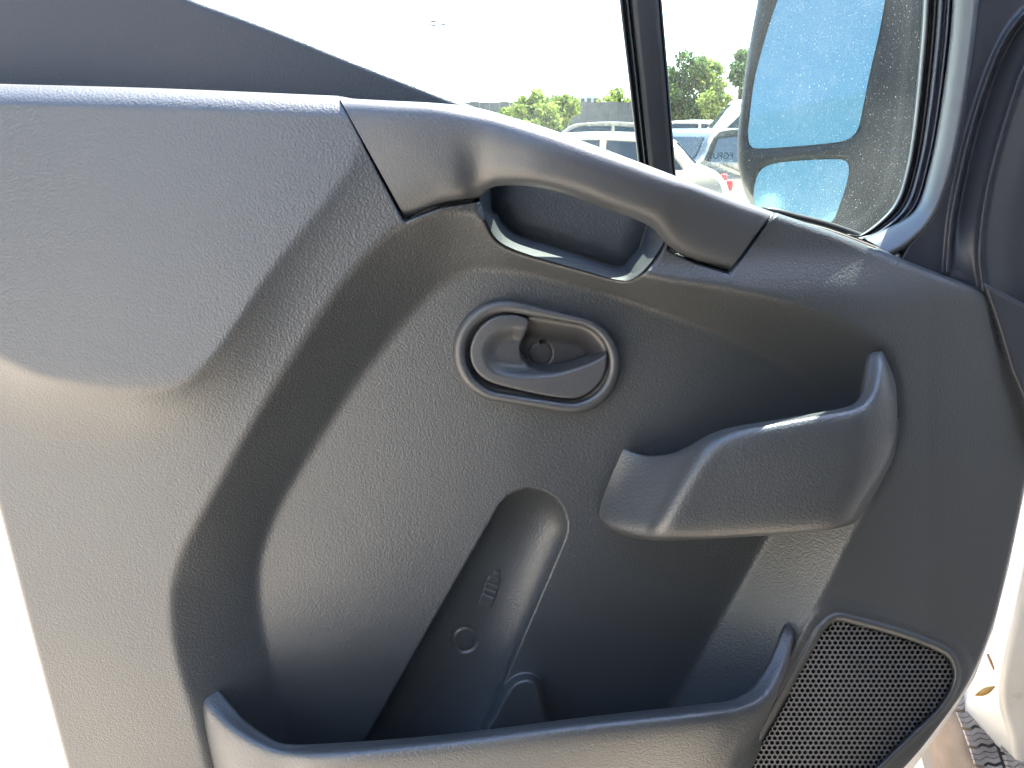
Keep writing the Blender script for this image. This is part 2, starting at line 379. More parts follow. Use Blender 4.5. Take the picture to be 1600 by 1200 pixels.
def blur(a, s):
    k = int(3 * s + 1); x = np.arange(-k, k + 1); g = np.exp(-x * x / (2 * s * s)); g /= g.sum()
    for ax in (0, 1):
        p = np.pad(a, [(k, k) if i == ax else (0, 0) for i in (0, 1)], 'edge')
        a = sum(g[i] * (p[i:i + a.shape[0]] if ax == 0 else p[:, i:i + a.shape[1]]) for i in range(len(x)))
    return a
GS = 3.0
gx = np.arange(-200, 1720, GS); gy = np.arange(60, 1480, GS); GX, GY = np.meshgrid(gx, gy)
def h_base(X, Y):
    h = .054 - .036 * np.clip((X - 1300) / 280, 0, 2) ** 2 - .034 * np.clip((X - 950) / 500, 0, 1) ** 1.4 - .014 * ss(X, 640, 760) * ss(Y, 470, 380)
    d = sdf(U, X, Y)
    B = .023 * np.clip((Y - 150) / 440., 0, 1) ** 1.15
    h = h + B * np.where(d > 0, 1, np.exp(-np.clip(-d, 0, 900) / 42.))
    dO = sdf(O, X, Y); dI = sdf(I, X, Y)
    t = np.where(dO <= 0, 0, np.where(dI >= 0, 1, np.clip(dO, 0, None) / (np.clip(dO, 0, None) + np.clip(-dI, 0, None) + 1e-6)))
    hin = -.002 + .004 * ss(Y, 700, 1100) - .018 * np.clip((X - 800) / 500, 0, 1.2) ** 1.3
    return h * (1 - t) + hin * t
HB = blur(h_base(GX, GY), 1.7)
def sample(H, X, Y):
    fx = np.clip((X - gx[0]) / GS, 0, len(gx) - 1.001); fy = np.clip((Y - gy[0]) / GS, 0, len(gy) - 1.001)
    i = fx.astype(int); j = fy.astype(int); u = fx - i; v = fy - j
    return H[j, i] * (1 - u) * (1 - v) + H[j, i + 1] * u * (1 - v) + H[j + 1, i] * (1 - u) * v + H[j + 1, i + 1] * u * v
def groove_profile(X, Y):
    ax, ay, bx, by = 828., 822., 628., 1225.; ra, rb = 58., 84.
    ex, ey = bx - ax, by - ay; L2 = ex * ex + ey * ey
    t = np.clip(((X - ax) * ex + (Y - ay) * ey) / L2, 0, 1)
    d = np.hypot(X - ax - t * ex, Y - ay - t * ey) / (ra + (rb - ra) * t)
    return .029 * np.sqrt(np.clip(1 - d * d, 0, 1))
def h_panel(X, Y):
    h = sample(HB, X, Y)
    h = h - groove_profile(X, Y)
    dc = np.abs(np.hypot(X - 726, Y - 998) - 18.5); h = h - .0022 * ss(3.2 - dc, 0, 2.2)      # blanking cap
    h = h + .030 * ss(sdf(HUMP, X, Y), 0, 13)
    h = h - .05 * ss(sdf(so_, X, Y), 7, 11)
    for pl in (PLATE_L, PLATE_R):
        h = h - .012 * ss(4.5 - np.abs(sdf(pl, X, Y)), 0, 2.5)
    h = np.where(sdf(PLATE_L, X, Y) > 3, np.minimum(h, .040), h); h = np.where(sdf(PLATE_R, X, Y) > 3, np.minimum(h, .020), h)
    s = sdf(SPK, X, Y)
    rim = np.clip(1 - ((s + 5.5) / 5.5) ** 2, 0, 1)
    h = h + .0030 * np.sqrt(rim) - .010 * ss(s, -2, 4) + .004 * ss(s, -34, -22) * (s < 0) * 0.5
    return h_edges(h, X, Y)
def h_grip(X, Y):
    h = sample(HB, X, Y)
    dO = sdf(G_out, X, Y); dI = sdf(G_in, X, Y)
    dO = np.maximum(dO, 0)
    t = np.where(dO <= 0, 0, np.where(dI >= 0, 1, np.clip(dO, 0, None) / (np.clip(dO, 0, None) + np.clip(-dI, 0, None) + 1e-6)))
    back = -.026 - .008 * np.clip(1 - dI / 34., 0, 1) ** 2
    return h * (1 - t) + back * t
def h_edges(h, X, Y):
    h = h - .004 * np.clip(1 + sdf(G_out, X, Y) / 8., 0, 1) ** 2
    # rolled edges
    dt = pldist(np.concatenate([top_edge, [(600, 155)]]), X, Y)
    e = np.clip(1 - dt / 36., 0, 1); h = h - .020 * (1 - np.sqrt(np.clip(1 - e * e, 0, 1)))
    dt = pldist(panel_out[22:60], X, Y)
    e = np.clip(1 - dt / 14., 0, 1); h = h - .008 * (1 - np.sqrt(np.clip(1 - e * e, 0, 1)))
    return h
patch('trim_panel', panel_out, h_panel, M['grain'], door, step=2.5, skirt=lambda e: np.stack([e[:, 0], np.maximum(e[:, 1] + .004, .036), e[:, 2]], -1), round_px=5, round_h=.003, hole=G_CUT)
patch('grip_recess', G_CUT, h_grip, M['grain'], door, step=1.5)

# white painted shell behind the trim panel
shell = [(-240, 380), (-190, 450), (-105, 610), (-40, 810), (8, 985), (58, 1200), (100, 1420), (1000, 1500), (1240, 1420), (1330, 1330), (1430, 1205), (1480, 1135), (1526, 1063), (1556, 985), (1580, 890), (1607, 760),
         (1618, 690), (1640, 560), (1640, 520), (1400, 420), (1209, 352), (1060, 328), (860, 258), (745, 200), (-240, 150)]
slab('door_shell', shell, .037, .095, M['white_paint'], door, bevel=.006)

# upper trim below the rear part of the window
UT = np.concatenate([[(-200, -200), (20, -140), (200, -48)], cr([(310, 0), (420, 40), (560, 96), (680, 143), (748, 170)], 5), [(760, 200), (-200, 178)]])
patch('upper_trim', UT, lambda X, Y: -.028 - .020 * np.clip(X / 700, -.2, 1.1) + 0 * Y, M['upper'], door, step=3, skirt=.05, round_px=11, round_h=.008)

# pull handle
ST = [((530, 153), (634, 341), .057), ((600, 157), (684, 319), .060), ((680, 161), (722, 311), .062), ((742, 168), (748, 308), .064), ((795, 182), (772, 292), .068), ((860, 202), (820, 291), .073),
      ((925, 226), (880, 303), .075), ((990, 250), (945, 327), .074), ((1060, 277), (1012, 352), .068), ((1108, 296), (1046, 385), .056), ((1150, 311), (1085, 406), .048), ((1207, 331), (1139, 423), .040)]
prof = [(0.0, -.030, 0), (0.015, -.016, 0), (.07, -.006, 0), (.17, -.001, 0), (.35, .0015, 0), (.55, .001, 0), (.74, -.001, 0), (.88, -.006, 0), (.965, -.014, 0), (1.0, -.024, 0)]
rows = []
for v, dh, _ in prof:
    row = []
    for i, (a, b, h) in enumerate(ST):
        f = .78 if 3 <= i <= 8 else .55
        if i in (3,): f = .85
        dent = -.008 * math.exp(-((i - 3.2) / .75) ** 2) * max(0, (v - .25) / .75) if 2 <= i <= 5 else 0
        row.append((a[0] + (b[0] - a[0]) * v, a[1] + (b[1] - a[1]) * v, h + dh * f + dent))
    rows.append(row)
def back_first(g):
    h = g.copy(); h[..., 1] = np.minimum(h[..., 1] + .012, .030); return h
def back_last(g):
    h = g.copy(); h[..., 1] += .010; h[..., 2] += .012; k = h.copy(); k[..., 2] += .02; return np.concatenate([h, k])
loft('pull_handle', rows, M['satin'], door, nu=7, nv=4, extra_first=back_first, extra_last=back_last)

# ------------------------------------------------------------------ door opener
HL = .004
def hloc(q): return sample(HB, q[:, 0], q[:, 1])
rings = []
for k, hh in ((0, -.012), (.0, -.001), (.04, .003), (.14, .0060), (.45, .0080), (.80, .0072), (.95, .0050), (1, .001), (1.0, -.012), (1.02, -.034)):
    q = so_ * (1 - k) + si_ * k
    rings.append(np.stack([q[:, 0], q[:, 1], hh + HL + 0 * q[:, 0]], -1))
g = np.stack(rings)
grid_obj('opener_bezel', P(g[..., 0], g[..., 1], g[..., 2]), M['satin'], door, True)
bez = bpy.data.objects['opener_bezel']
def h_cup(X, Y):
    d = sdf(si_, X, Y); h = HL - .004 - .020 * ss(d, 0, 38)
    dc = np.abs(np.hypot(X - 845, Y - 552) - 18); h = h - .002 * ss(1.5 - dc, 0, 1.0)
    h = h - .004 * ((np.abs(X - 849) < 4) & (np.abs(Y - 534) < 2.5))
    return h
patch('opener_cup', si_ * 1.0, h_cup, M['gloss'], bez, step=1.5)
LEV = np.array(list(cr([(826, 499), (815, 494), (800, 491.5), (780, 493), (760, 502), (744, 519), (735, 541), (735.5, 563), (746, 583), (766, 597), (800, 607), (850, 618), (885, 622.5), (908, 620), (930, 606), (945, 584), (949, 556)], 4))
               + list(cr([(948, 552), (930, 562), (905, 571.5), (880, 578), (858, 580), (838, 577), (822, 568), (814, 554), (813, 540), (819, 526), (825, 512), (826, 503)], 4)))
DISH = cr([(826, 508), (800, 508), (778, 514), (760, 529), (752, 550), (757, 570), (772, 584), (800, 591), (840, 592), (890, 583), (948, 552), (940, 480), (860, 470)], 5, True)
def h_lev(X, Y):
    d = sdf(DISH, X, Y); dl = sdf(LEV, X, Y)
    h = HL + .0055 - .010 * ss(X, 760, 960) * ss(Y, 560, 470)
    h = h - .011 * ss(d, -1, 24) * (.55 + .45 * ss(X, 750, 830))
    return h
patch('opener_lever', LEV, h_lev, M['satin'], bez, step=1.5, skirt=.022, round_px=4, round_h=.002)

# ------------------------------------------------------------------ storage pockets
# upper open pocket: contact with the panel at its rear end, rising to the crest, then the front wall
r_ = [(976, 702, .006), (993, 708, .013), (1015, 712, .022), (1048, 709, .036), (1078, 696, .050), (1108, 679, .060), (1145, 667, .064), (1205, 657, .066), (1270, 646, .066), (1325, 635, .064), (1345, 621, .060), (1353, 596, .053), (1357, 568, .044), (1362, 552, .036), (1372, 549, .026)]
f_ = [(972, 706, .008), (988, 714, .015), (1008, 719, .025), (1038, 718, .040), (1068, 712, .056), (1100, 703, .074), (1150, 684, .078), (1208, 674, .080), (1274, 662, .080), (1335, 652, .078), (1362, 636, .073), (1377, 606, .064), (1382, 576, .052), (1382, 560, .040), (1381, 553, .028)]
m_ = [(950, 756, .008), (960, 772, .018), (974, 782, .030), (1000, 786, .046), (1030, 784, .062), (1062, 776, .080), (1120, 764, .082), (1185, 758, .083), (1260, 752, .083), (1325, 746, .081), (1358, 735, .074), (1385, 710, .062), (1398, 680, .050), (1402, 640, .038), (1399, 598, .026)]
b_ = [(937, 795, .008), (940, 806, .018), (952, 820, .030), (976, 830, .046), (1004, 836, .062), (1036, 838, .078), (1095, 835, .080), (1160, 831, .080), (1235, 826, .080), (1296, 820, .078), (1330, 808, .070), (1352, 780, .058), (1374, 745, .046), (1392, 706, .034), (1402, 650, .022)]
e_ = [(935, 803, .003), (941, 818, .008), (955, 831, .014), (980, 840, .024), (1008, 845, .036), (1040, 846, .050), (1098, 843, .056), (1162, 839, .056), (1238, 834, .056), (1300, 827, .054), (1335, 816, .048), (1358, 786, .040), (1380, 748, .032), (1398, 708, .024), (1407, 650, .014)]
def in_wall(g, depth, back=.006):
    a = g.copy(); a[..., 1] += back * .5; a[..., 2] -= .004; b = g.copy(); b[..., 1] += back; b[..., 2] -= depth
    return np.concatenate([b, a], 0)
def close_back(g):
    a = g.copy(); a[..., 1] = np.maximum(a[..., 1] + .02, .024); a[..., 2] += .004; return a
loft('upper_pocket', [r_, f_, m_, b_, e_], M['grain'], door, nu=7, nv=7, extra_first=lambda g: in_wall(g, .075, .012), extra_last=close_back)
def h_capp(X, Y): return np.full(np.shape(X), .0) 
r2 = [(331, 1058, .026), (340, 1076, .034), (358, 1100, .048), (382, 1127, .064), (412, 1149, .080), (444, 1163, .092), (520, 1162, .094), (700, 1148, .095), (900, 1123, .095), (1080, 1103, .094), (1145, 1094, .090), (1180, 1071, .076), (1206, 1030, .058), (1222, 990, .042), (1229, 975, .030)]
f2 = [(305, 1066, .030), (312, 1086, .040), (330, 1116, .056), (356, 1146, .074), (394, 1175, .092), (440, 1194, .106), (520, 1194, .124), (700, 1178, .126), (900, 1153, .126), (1085, 1133, .123), (1160, 1121, .104), (1200, 1096, .088), (1226, 1048, .066), (1238, 1000, .046), (1240, 980, .030)]
b2 = [(302, 1074, .024), (309, 1100, .032), (322, 1150, .046), (345, 1220, .064), (380, 1290, .086), (440, 1330, .104), (520, 1340, .092), (700, 1340, .094), (900, 1320, .094), (1050, 1290, .090), (1115, 1240, .094), (1165, 1170, .074), (1212, 1090, .054), (1237, 1010, .036), (1242, 982, .024)]
e2 = [(304, 1078, .012), (312, 1112, .014), (332, 1190, .014), (362, 1330, .014), (400, 1430, .012), (460, 1470, .020), (520, 1480, .020), (700, 1480, .020), (900, 1460, .020), (1050, 1420, .016), (1110, 1330, .014), (1165, 1200, .014), (1212, 1098, .014), (1239, 1018, .014), (1243, 985, .014)]
loft('lower_pocket', [r2, f2, b2, e2], M['grain'], door, nu=7, nv=8, extra_first=lambda g: in_wall(g, .13, .01))

# small blanking cap on the front end of the upper pocket
cap = stadium((1391, 636), 9, (1391, 662), 9)
patch('blanking_cap', np.array([(1387 + (a - 1391) * .75, b) for a, b in cap]), lambda X, Y: .049 + .0010 * (660 - Y) / 30 * -1 - .0009 * (X - 1385), M['grain'], door, step=1.5, skirt=.01, round_px=2, round_h=.0008)

# raised bottle symbol in the groove
ang = R(20); ca, sa = math.cos(ang), math.sin(ang)
def bot(u, v): return (768 + u * ca - v * sa * 1.0, 918 + u * sa + v * ca)
bp_ = [(-10, 30), (10, 30), (10.5, 2), (10.5, -10), (8, -17), (4, -20), (4, -28), (-4, -28), (-4, -20), (-8, -17), (-10.5, -10), (-10.5, 2)]
BOT = np.array([bot(u, v) for u, v in bp_])
def h_bot(X, Y):
    v = -(X - 768) * sa + (Y - 918) * ca
    h = h_panel(X, Y) + .0022
    for c in (-19, -6, 3, 13): h = h - .0018 * np.exp(-((v - c) / 1.6) ** 2)
    return h
patch('bottle_symbol', BOT, h_bot, M['satin'], door, step=1.2, skirt=.003, round_px=2, round_h=.0005)

# ------------------------------------------------------------------ speaker grille
def h_spk(X, Y): return sample(HB, X, Y) - .004 + .002 * ss(sdf(SPK, X, Y), 0, 90)
V, F = [], []
pitch = 8.6; hexr = pitch / math.sqrt(3); inn = .66
cs = []
row = 0; y = 960.
while y < 1320:
    x = 1090. + (pitch / 2 if row % 2 else 0)
    while x < 1500: cs.append((x, y)); x += pitch
    y += pitch * math.sqrt(3) / 2; row += 1
cs = np.array(cs); cs = cs[sdf(SPK, cs[:, 0], cs[:, 1]) > 2.0]
th = np.array([math.pi / 6 + k * math.pi / 3 for k in range(6)])
for cx, cy in cs:
    b = len(V)
    ox = cx + hexr * np.cos(th); oy = cy + hexr * np.sin(th); ix = cx + hexr * inn * np.cos(th); iy = cy + hexr * inn * np.sin(th)
    ho = h_spk(np.array([cx]), np.array([cy]))[0]
    ho_ = h_spk(ox, oy)
    V += list(P(ox, oy, ho_ - .0006)); V += list(P(ix, iy, np.full(6, ho) - .0001)); V += list(P(ix, iy, np.full(6, ho - .004)))
    for k in range(6):
        n = (k + 1) % 6; F += [(b + k, b + n, b + 6 + n, b + 6 + k), (b + 6 + k, b + 6 + n, b + 12 + n, b + 12 + k)]
grille = obj('speaker_grille', V, F, M['mesh'], door, smooth=False)
patch('speaker_cloth', SPK, lambda X, Y: sample(HB, X, Y) - .009, M['black'], grille, step=6)

# ------------------------------------------------------------------ window: glass, divider, seals, corner trim
def ypl(h0): return lambda px, py, h: P(px, py, np.asarray(h) - h0)
WY = .058
slab('window_glass', [(250, -160), (1000, -160), (1470, -160), (1462, 60), (1446, 200), (1428, 290), (1404, 342), (1366, 374), (1209, 345), (1060, 322), (860, 252), (745, 196), (300, 60)], WY, WY + .004, M['glass'], door, bevel=0)
def strip(name, offs, m, path, parent=door, nu=6):
    """moulding swept along a pair of edges: offs = (fraction across, h)"""
    A, B = path; rows = []
    for k, h in offs: rows.append([(a[0] + (b[0] - a[0]) * k, a[1] + (b[1] - a[1]) * k, h) for a, b in zip(A, B)])
    return loft(name, rows, m, parent, nu=nu, nv=2)
bar = strip('window_divider', [(0, -.075), (.0, -.050), (.06, -.046), (.10, -.052), (.13, -.052), (.16, -.045), (.20, -.043), (.24, -.049), (.27, -.049), (.30, -.0415), (.6, -.041), (.90, -.0415), (.92, -.047), (.94, -.047), (.95, -.044), (1.0, -.046), (1.0, -.075)], M['rubber'],
            ([(954, -160), (968, 0), (983, 130), (998, 262), (1004, 310)], [(1021, -160), (1034, 0), (1045, 130), (1055, 262), (1059, 310)]))
GA = [(1446, -160), (1442, 0), (1436, 90), (1425, 200), (1412, 275), (1392, 325), (1345, 366), (1320, 365)]
GB = [(1500, -160), (1492, 0), (1484, 90), (1470, 190), (1455, 262), (1436, 322), (1402, 356), (1360, 378)]
strip('window_seal', [(0, -.062), (.0, -.052), (.08, -.046), (.16, -.049), (.22, -.053), (.28, -.053), (.34, -.044), (.42, -.042), (.48, -.046)], M['rubber'], (GA, GB))
strip('seal_lip', [(.02, -.053), (.06, -.044), (.14, -.042), (.20, -.047)], M['pale_rubber'], (GA, GB))
strip('inner_seal', [(.48, -.050), (.50, -.038), (.58, -.034), (.64, -.037), (.68, -.046), (.74, -.046), (.78, -.036), (.84, -.034), (.90, -.042), (.98, -.050)], M['seal_sheen'], (GA, GB))
TA = [(1497, -160), (1489, 0), (1481, 90), (1467, 190), (1452, 265), (1432, 325), (1396, 352), (1350, 372)]
TB = [(1542, -160), (1528, 0), (1516, 100), (1500, 200), (1482, 280), (1456, 342), (1420, 382), (1395, 398)]
strip('window_frame', [(-.05, -.060), (0, -.030), (.10, -.022), (.4, -.014), (.72, -.008), (.88, -.006), (1.0, -.012), (1.06, -.022)], M['frame'], (TA, TB))
R1 = cr([(1680, -40), (1610, 12), (1570, 62), (1540, 132), (1515, 212), (1497, 290), (1486, 352), (1480, 425)], 5)
R2 = cr([(1760, -40), (1640, 40), (1600, 105), (1574, 180), (1551, 260), (1537, 330), (1531, 400), (1537, 452)], 5)
BAND = np.concatenate([R1, R2[::-1]])
CT = np.concatenate([np.array(TB)[:-1], [(1405, 408), (1480, 444), (1550, 478), (1660, 520), (1750, 500), (1750, -160)]])
def h_ct(X, Y):
    s = sdf(BAND, X, Y); d1 = pldist(R1, X, Y); d2 = pldist(R2, X, Y)
    h = -.016 - .006 * ss(X, 1440, 1560) + .004 * ss(Y, 100, 420)
    h = h - .020 * (1 - d1 / (d1 + d2 + 1e-6)) * ss(s, 0, 8) * ss(470 - Y, 0, 160)
    h = h + .006 * np.exp(-(d1 / 5.) ** 2) + .007 * np.exp(-(d2 / 5.) ** 2) + .006 * np.exp(-(d2 / 30.) ** 2)
    return h
patch('corner_trim', CT, h_ct, M['soft'], door, step=2.5, skirt=.05, round_px=4, round_h=.002)
EC = np.array([(1535, 440), (1600, 474), (1700, 505), (1700, 760), (1640, 730), (1606, 640), (1580, 580), (1556, 500)])
patch('end_trim', EC, lambda X, Y: -.004 - .00006 * (X - 1550), M['soft'], door, step=4, skirt=.03, round_px=5, round_h=.003)
# sill seal along the window foot
tube('sill_seal', [tuple(P(a, b, -.048)) for a, b in cr([(1190, 325), (1240, 338), (1300, 354), (1370, 380), (1410, 398)], 4)], [.0008, .0022] + [.0033] * 15, M['rubber'], door)

# etched marking on the pane (reads the right way round from outside)
def etch(name, txt, px, py, size, m, mirror=True):
    c = bpy.data.curves.new(name, 'FONT'); c.body = txt; c.size = size; c.align_x = 'LEFT'; c.extrude = .0001
    o = bpy.data.objects.new('tmp', c); COL.objects.link(o)
    bpy.context.view_layer.update()
    me = bpy.data.meshes.new_from_object(o); bpy.data.objects.remove(o)
    q = P(px, py, -WY + .0006)
    for v in me.vertices:
        x, y, z = v.co; v.co = (q[0] - x, q[1] + z, q[2] + y)
    me.materials.append(m); k = bpy.data.objects.new(name, me); COL.objects.link(k)
    k.parent = bpy.data.objects['window_glass']; k.matrix_parent_inverse = Matrix(); 
    return k
etch('glass_lettering', 'FGFUS', 1145.5, 248, .0076, M['etch'])
etch('glass_lettering', 'PLKIN', 1131, 260, .0062, M['etch_pale'])
etch('glass_lettering', 'AS2 M10', 1136, 267.5, .0036, M['etch_pale'])
etch('glass_lettering', 'E2', 1143, 279, .0045, M['etch_pale'])
def ring_mark(name, pts, wd, m, closed=True):
    q = np.array(pts, float); c = q.mean(0); V, F = [], []
    n = len(q); inn_ = c + (q - c) * (1 - wd)
    V = list(P(q[:, 0], q[:, 1], np.full(n, -WY + .0006))) + list(P(inn_[:, 0], inn_[:, 1], np.full(n, -WY + .0006)))
    for i in range(n if closed else n - 1): F.append((i, (i + 1) % n, n + (i + 1) % n, n + i))
    k = obj(name, V, F, m, None, False); k.parent = bpy.data.objects['window_glass']; return k
ring_mark('glass_emblem', [(1134, 255.5), (1142, 250), (1150, 255.5), (1141.5, 261)], .22, M['etch_pale'])
ring_mark('glass_emblem', [(1138.5, 255.5), (1142, 253), (1145.5, 255.5), (1142, 258)], .3, M['etch_pale'])
ring_mark('glass_emblem', [(1141 + 6 * math.cos(a), 274.5 + 6 * math.sin(a)) for a in np.linspace(0, 2 * math.pi, 20, endpoint=False)], .16, M['etch_pale'])

# ------------------------------------------------------------------ door mirror (outside the pane, fixed to the door)
NM = np.array([-.34, -.90, .27]); NM /= np.linalg.norm(NM)
mp0 = P(1260, 200, -.26)
mproj = plane_proj(mp0, NM)
HO = np.concatenate([cr([(1225, -200), (1196, -60), (1180, 20), (1166, 100), (1156, 180), (1152, 225), (1154, 262), (1164, 292), (1190, 322), (1230, 345), (1290, 362), (1380, 380), (1450, 372)], 4), cr([(1480, 300), (1500, 120), (1520, -60), (1530, -200)], 4)])
UP = np.concatenate([[(1250, -190)], cr([(1222, -20), (1205, 30), (1190, 80), (1178, 130), (1171, 185), (1169, 214), (1174, 229), (1190, 232), (1250, 228), (1310, 222), (1330, 214), (1341, 200), (1348, 170), (1360, 110), (1374, 50), (1388, -30)], 4), [(1410, -190)]])
LP = cr([(1178, 296), (1184, 272), (1200, 258), (1235, 252), (1290, 249), (1318, 250), (1326, 260), (1324, 282), (1312, 320), (1298, 348), (1270, 352), (1220, 340), (1182, 325)], 4, True)
def h_ho(X, Y):
    h = np.zeros(np.shape(X))
    h = h - .012 * ss(sdf(UP, X, Y), -9, 1) - .010 * ss(sdf(LP, X, Y), -6, 1)
    h = h - .0016 * np.exp(-((Y - 236 - (X - 1345) * -.12) / 2.5) ** 2) * (X > 1375)      # casing joint
    h = h - .05 * ss(X, 1352, 1500) * ss(Y, -60, 260) * .5 - .03 * ss(X, 1360, 1480)
    return h
mir = patch('door_mirror', HO, h_ho, M['housing'], door, step=3, proj=mproj, round_px=16, round_h=.016, skirt=lambda e: e - NM * .09 * .9)
patch('mirror_glass', UP, lambda X, Y: np.full(np.shape(X), -.0098), M['mirror'], mir, step=8, proj=mproj)
patch('mirror_glass', LP, lambda X, Y: -.0082 + .00002 * (X - 1250), M['mirror'], mir, step=4, proj=mproj)

# ------------------------------------------------------------------ van body and front wheel
van = thing('van', 'white van body with front wing and worn front tyre beside the open door', 'van', (1.2, -.3, 0), kind='thing')
def wpt(px, py, t):
    dx, dy, dz = rays(px, py); return np.array([dx * t, -D + dy * t, CZ + dz * t])
# front wing: outer skin, folded rear edge
w_rows = []
for (px, py, t) in [(1478, 1400, 1.36), (1500, 1160, 1.30), (1515, 1085, 1.27), (1540, 1000, 1.22), (1568, 900, 1.17), (1590, 780, 1.12), (1615, 640, 1.06), (1640, 480, 1.0)]:
    w_rows.append(wpt(px, py, t))
wing_edge = cr([(p[0], p[1], p[2]) for p in w_rows], 6)
# edge line of the fold between the sunlit outer skin and the shaded rear face
fold = cr([tuple(wpt(*q)) for q in [(1660, 1400, 1.28), (1592, 1200, 1.245), (1574, 1140, 1.23), (1560, 1090, 1.215), (1572, 1010, 1.18), (1590, 930, 1.15), (1612, 830, 1.12), (1640, 640, 1.06), (1670, 480, 1.0)]], 6)
n_ = min(len(wing_edge), len(fold)); a_ = np.linspace(0, len(wing_edge) - 1, 40); b_i = np.linspace(0, len(fold) - 1, 40)
WE = np.stack([np.interp(a_, np.arange(len(wing_edge)), wing_edge[:, k]) for k in range(3)], -1)
FO = np.stack([np.interp(b_i, np.arange(len(fold)), fold[:, k]) for k in range(3)], -1)
back = WE + np.array([.03, .10, 0.0]); rear = FO + np.array([.35, -.04, 0.0]); rear2 = FO + np.array([.10, -.012, -.0])
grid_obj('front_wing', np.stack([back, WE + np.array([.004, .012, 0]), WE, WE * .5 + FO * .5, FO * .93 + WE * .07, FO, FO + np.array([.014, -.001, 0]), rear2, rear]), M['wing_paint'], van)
# wheel
WC = Vector((.83, .60, .345)); WR, WW = .345, .235
wh = bpy.data.objects.new('front_wheel', None); COL.objects.link(wh); wh.parent = van; wh.matrix_parent_inverse = van.matrix_world.inverted()
wh.matrix_world = Matrix.Identity(4)
tp = [(-.5, .20), (-.52, .24), (-.53, .28), (-.515, .315), (-.47, .335), (-.36, .343), (0, .345), (.36, .343), (.47, .335), (.515, .315), (.53, .28), (.52, .24), (.5, .20)]
tp = cr(tp, 3); ns = 96; st = Matrix.Rotation(R(7), 3, 'Z')
V, F = [], []
for i in range(ns):
    a = 2 * math.pi * i / ns
    for (x, r) in tp: V.append(tuple(WC + st @ Vector((x * WW, r * math.cos(a), r * math.sin(a)))))
k_ = len(tp)
for i in range(ns):
    for j in range(k_ - 1):
        F.append((i * k_ + j, i * k_ + j + 1, (i + 1) % ns * k_ + j + 1, (i + 1) % ns * k_ + j))
ty = obj('tyre', V, F, M['rubber'], None); ty.parent = wh
sh = [(x, r + .0015) for (x, r) in tp if x < -.40 and r > .23]; V, F = [], []; k_ = len(sh)
for i in range(ns):
    a = 2 * math.pi * i / ns
    for (x, r) in sh: V.append(tuple(WC + st @ Vector((x * WW - .0015, r * math.cos(a), r * math.sin(a)))))
for i in range(ns):
    for j in range(k_ - 1): F.append((i * k_ + j, i * k_ + j + 1, (i + 1) % ns * k_ + j + 1, (i + 1) % ns * k_ + j))
sd2 = obj('tyre_shoulder', V, F, M['dusty_tyre'], None); sd2.parent = wh
V, F = [], []
for i in range(78):
    a0 = 2 * math.pi * i / 78
    for j, (x0, x1, off) in enumerate([(-.49, -.30, 0), (-.275, -.10, .5), (-.075, .075, .2), (.10, .275, .6), (.30, .49, .1)]):
        da = 2 * math.pi / 78
        jag = [0, .10, -.06, .08, 0]
        for (q0, q1) in ((0, .25), (.29, .54), (.58, .82)):
            b = len(V)
            for rr in (WR - .004, WR + .006 - (.006 if j in (0, 4) else 0)):
                for q in (q0, q1):
                    for s_ in range(5):
                        x = x0 + (x1 - x0) * s_ / 4; a = a0 + da * (q + off + jag[s_])
                        V.append(tuple(WC + st @ Vector((x * WW, rr * math.cos(a), rr * math.sin(a)))))
            lay = lambda l, q, s_: b + l * 10 + q * 5 + s_
            for s_ in range(4):
                F.append((lay(1, 0, s_), lay(1, 0, s_ + 1), lay(1, 1, s_ + 1), lay(1, 1, s_)))
                for q in (0, 1): F.append((lay(0, q, s_), lay(0, q, s_ + 1), lay(1, q, s_ + 1), lay(1, q, s_)))
            for s_ in (0, 4): F.append((lay(0, 0, s_), lay(1, 0, s_), lay(1, 1, s_), lay(0, 1, s_)))
tr = obj('tread_blocks', V, F, M['tyre'], None, False); tr.parent = wh; tr['kind'] = 'stuff'
V, F = [], []
rp = cr([(-.50, .20), (-.44, .19), (-.40, .16), (-.30, .12), (-.34, .06), (-.36, 0.004)], 3)
for i in range(48):
    a = 2 * math.pi * i / 48
    for (x, r) in rp: V.append(tuple(WC + st @ Vector((x * WW, r * math.cos(a), r * math.sin(a)))))
k_ = len(rp)
for i in range(48):
    for j in range(k_ - 1): F.append((i * k_ + j, i * k_ + j + 1, (i + 1) % 48 * k_ + j + 1, (i + 1) % 48 * k_ + j))
rm_ = obj('rim', V, F, M['rim'], None); rm_.parent = wh
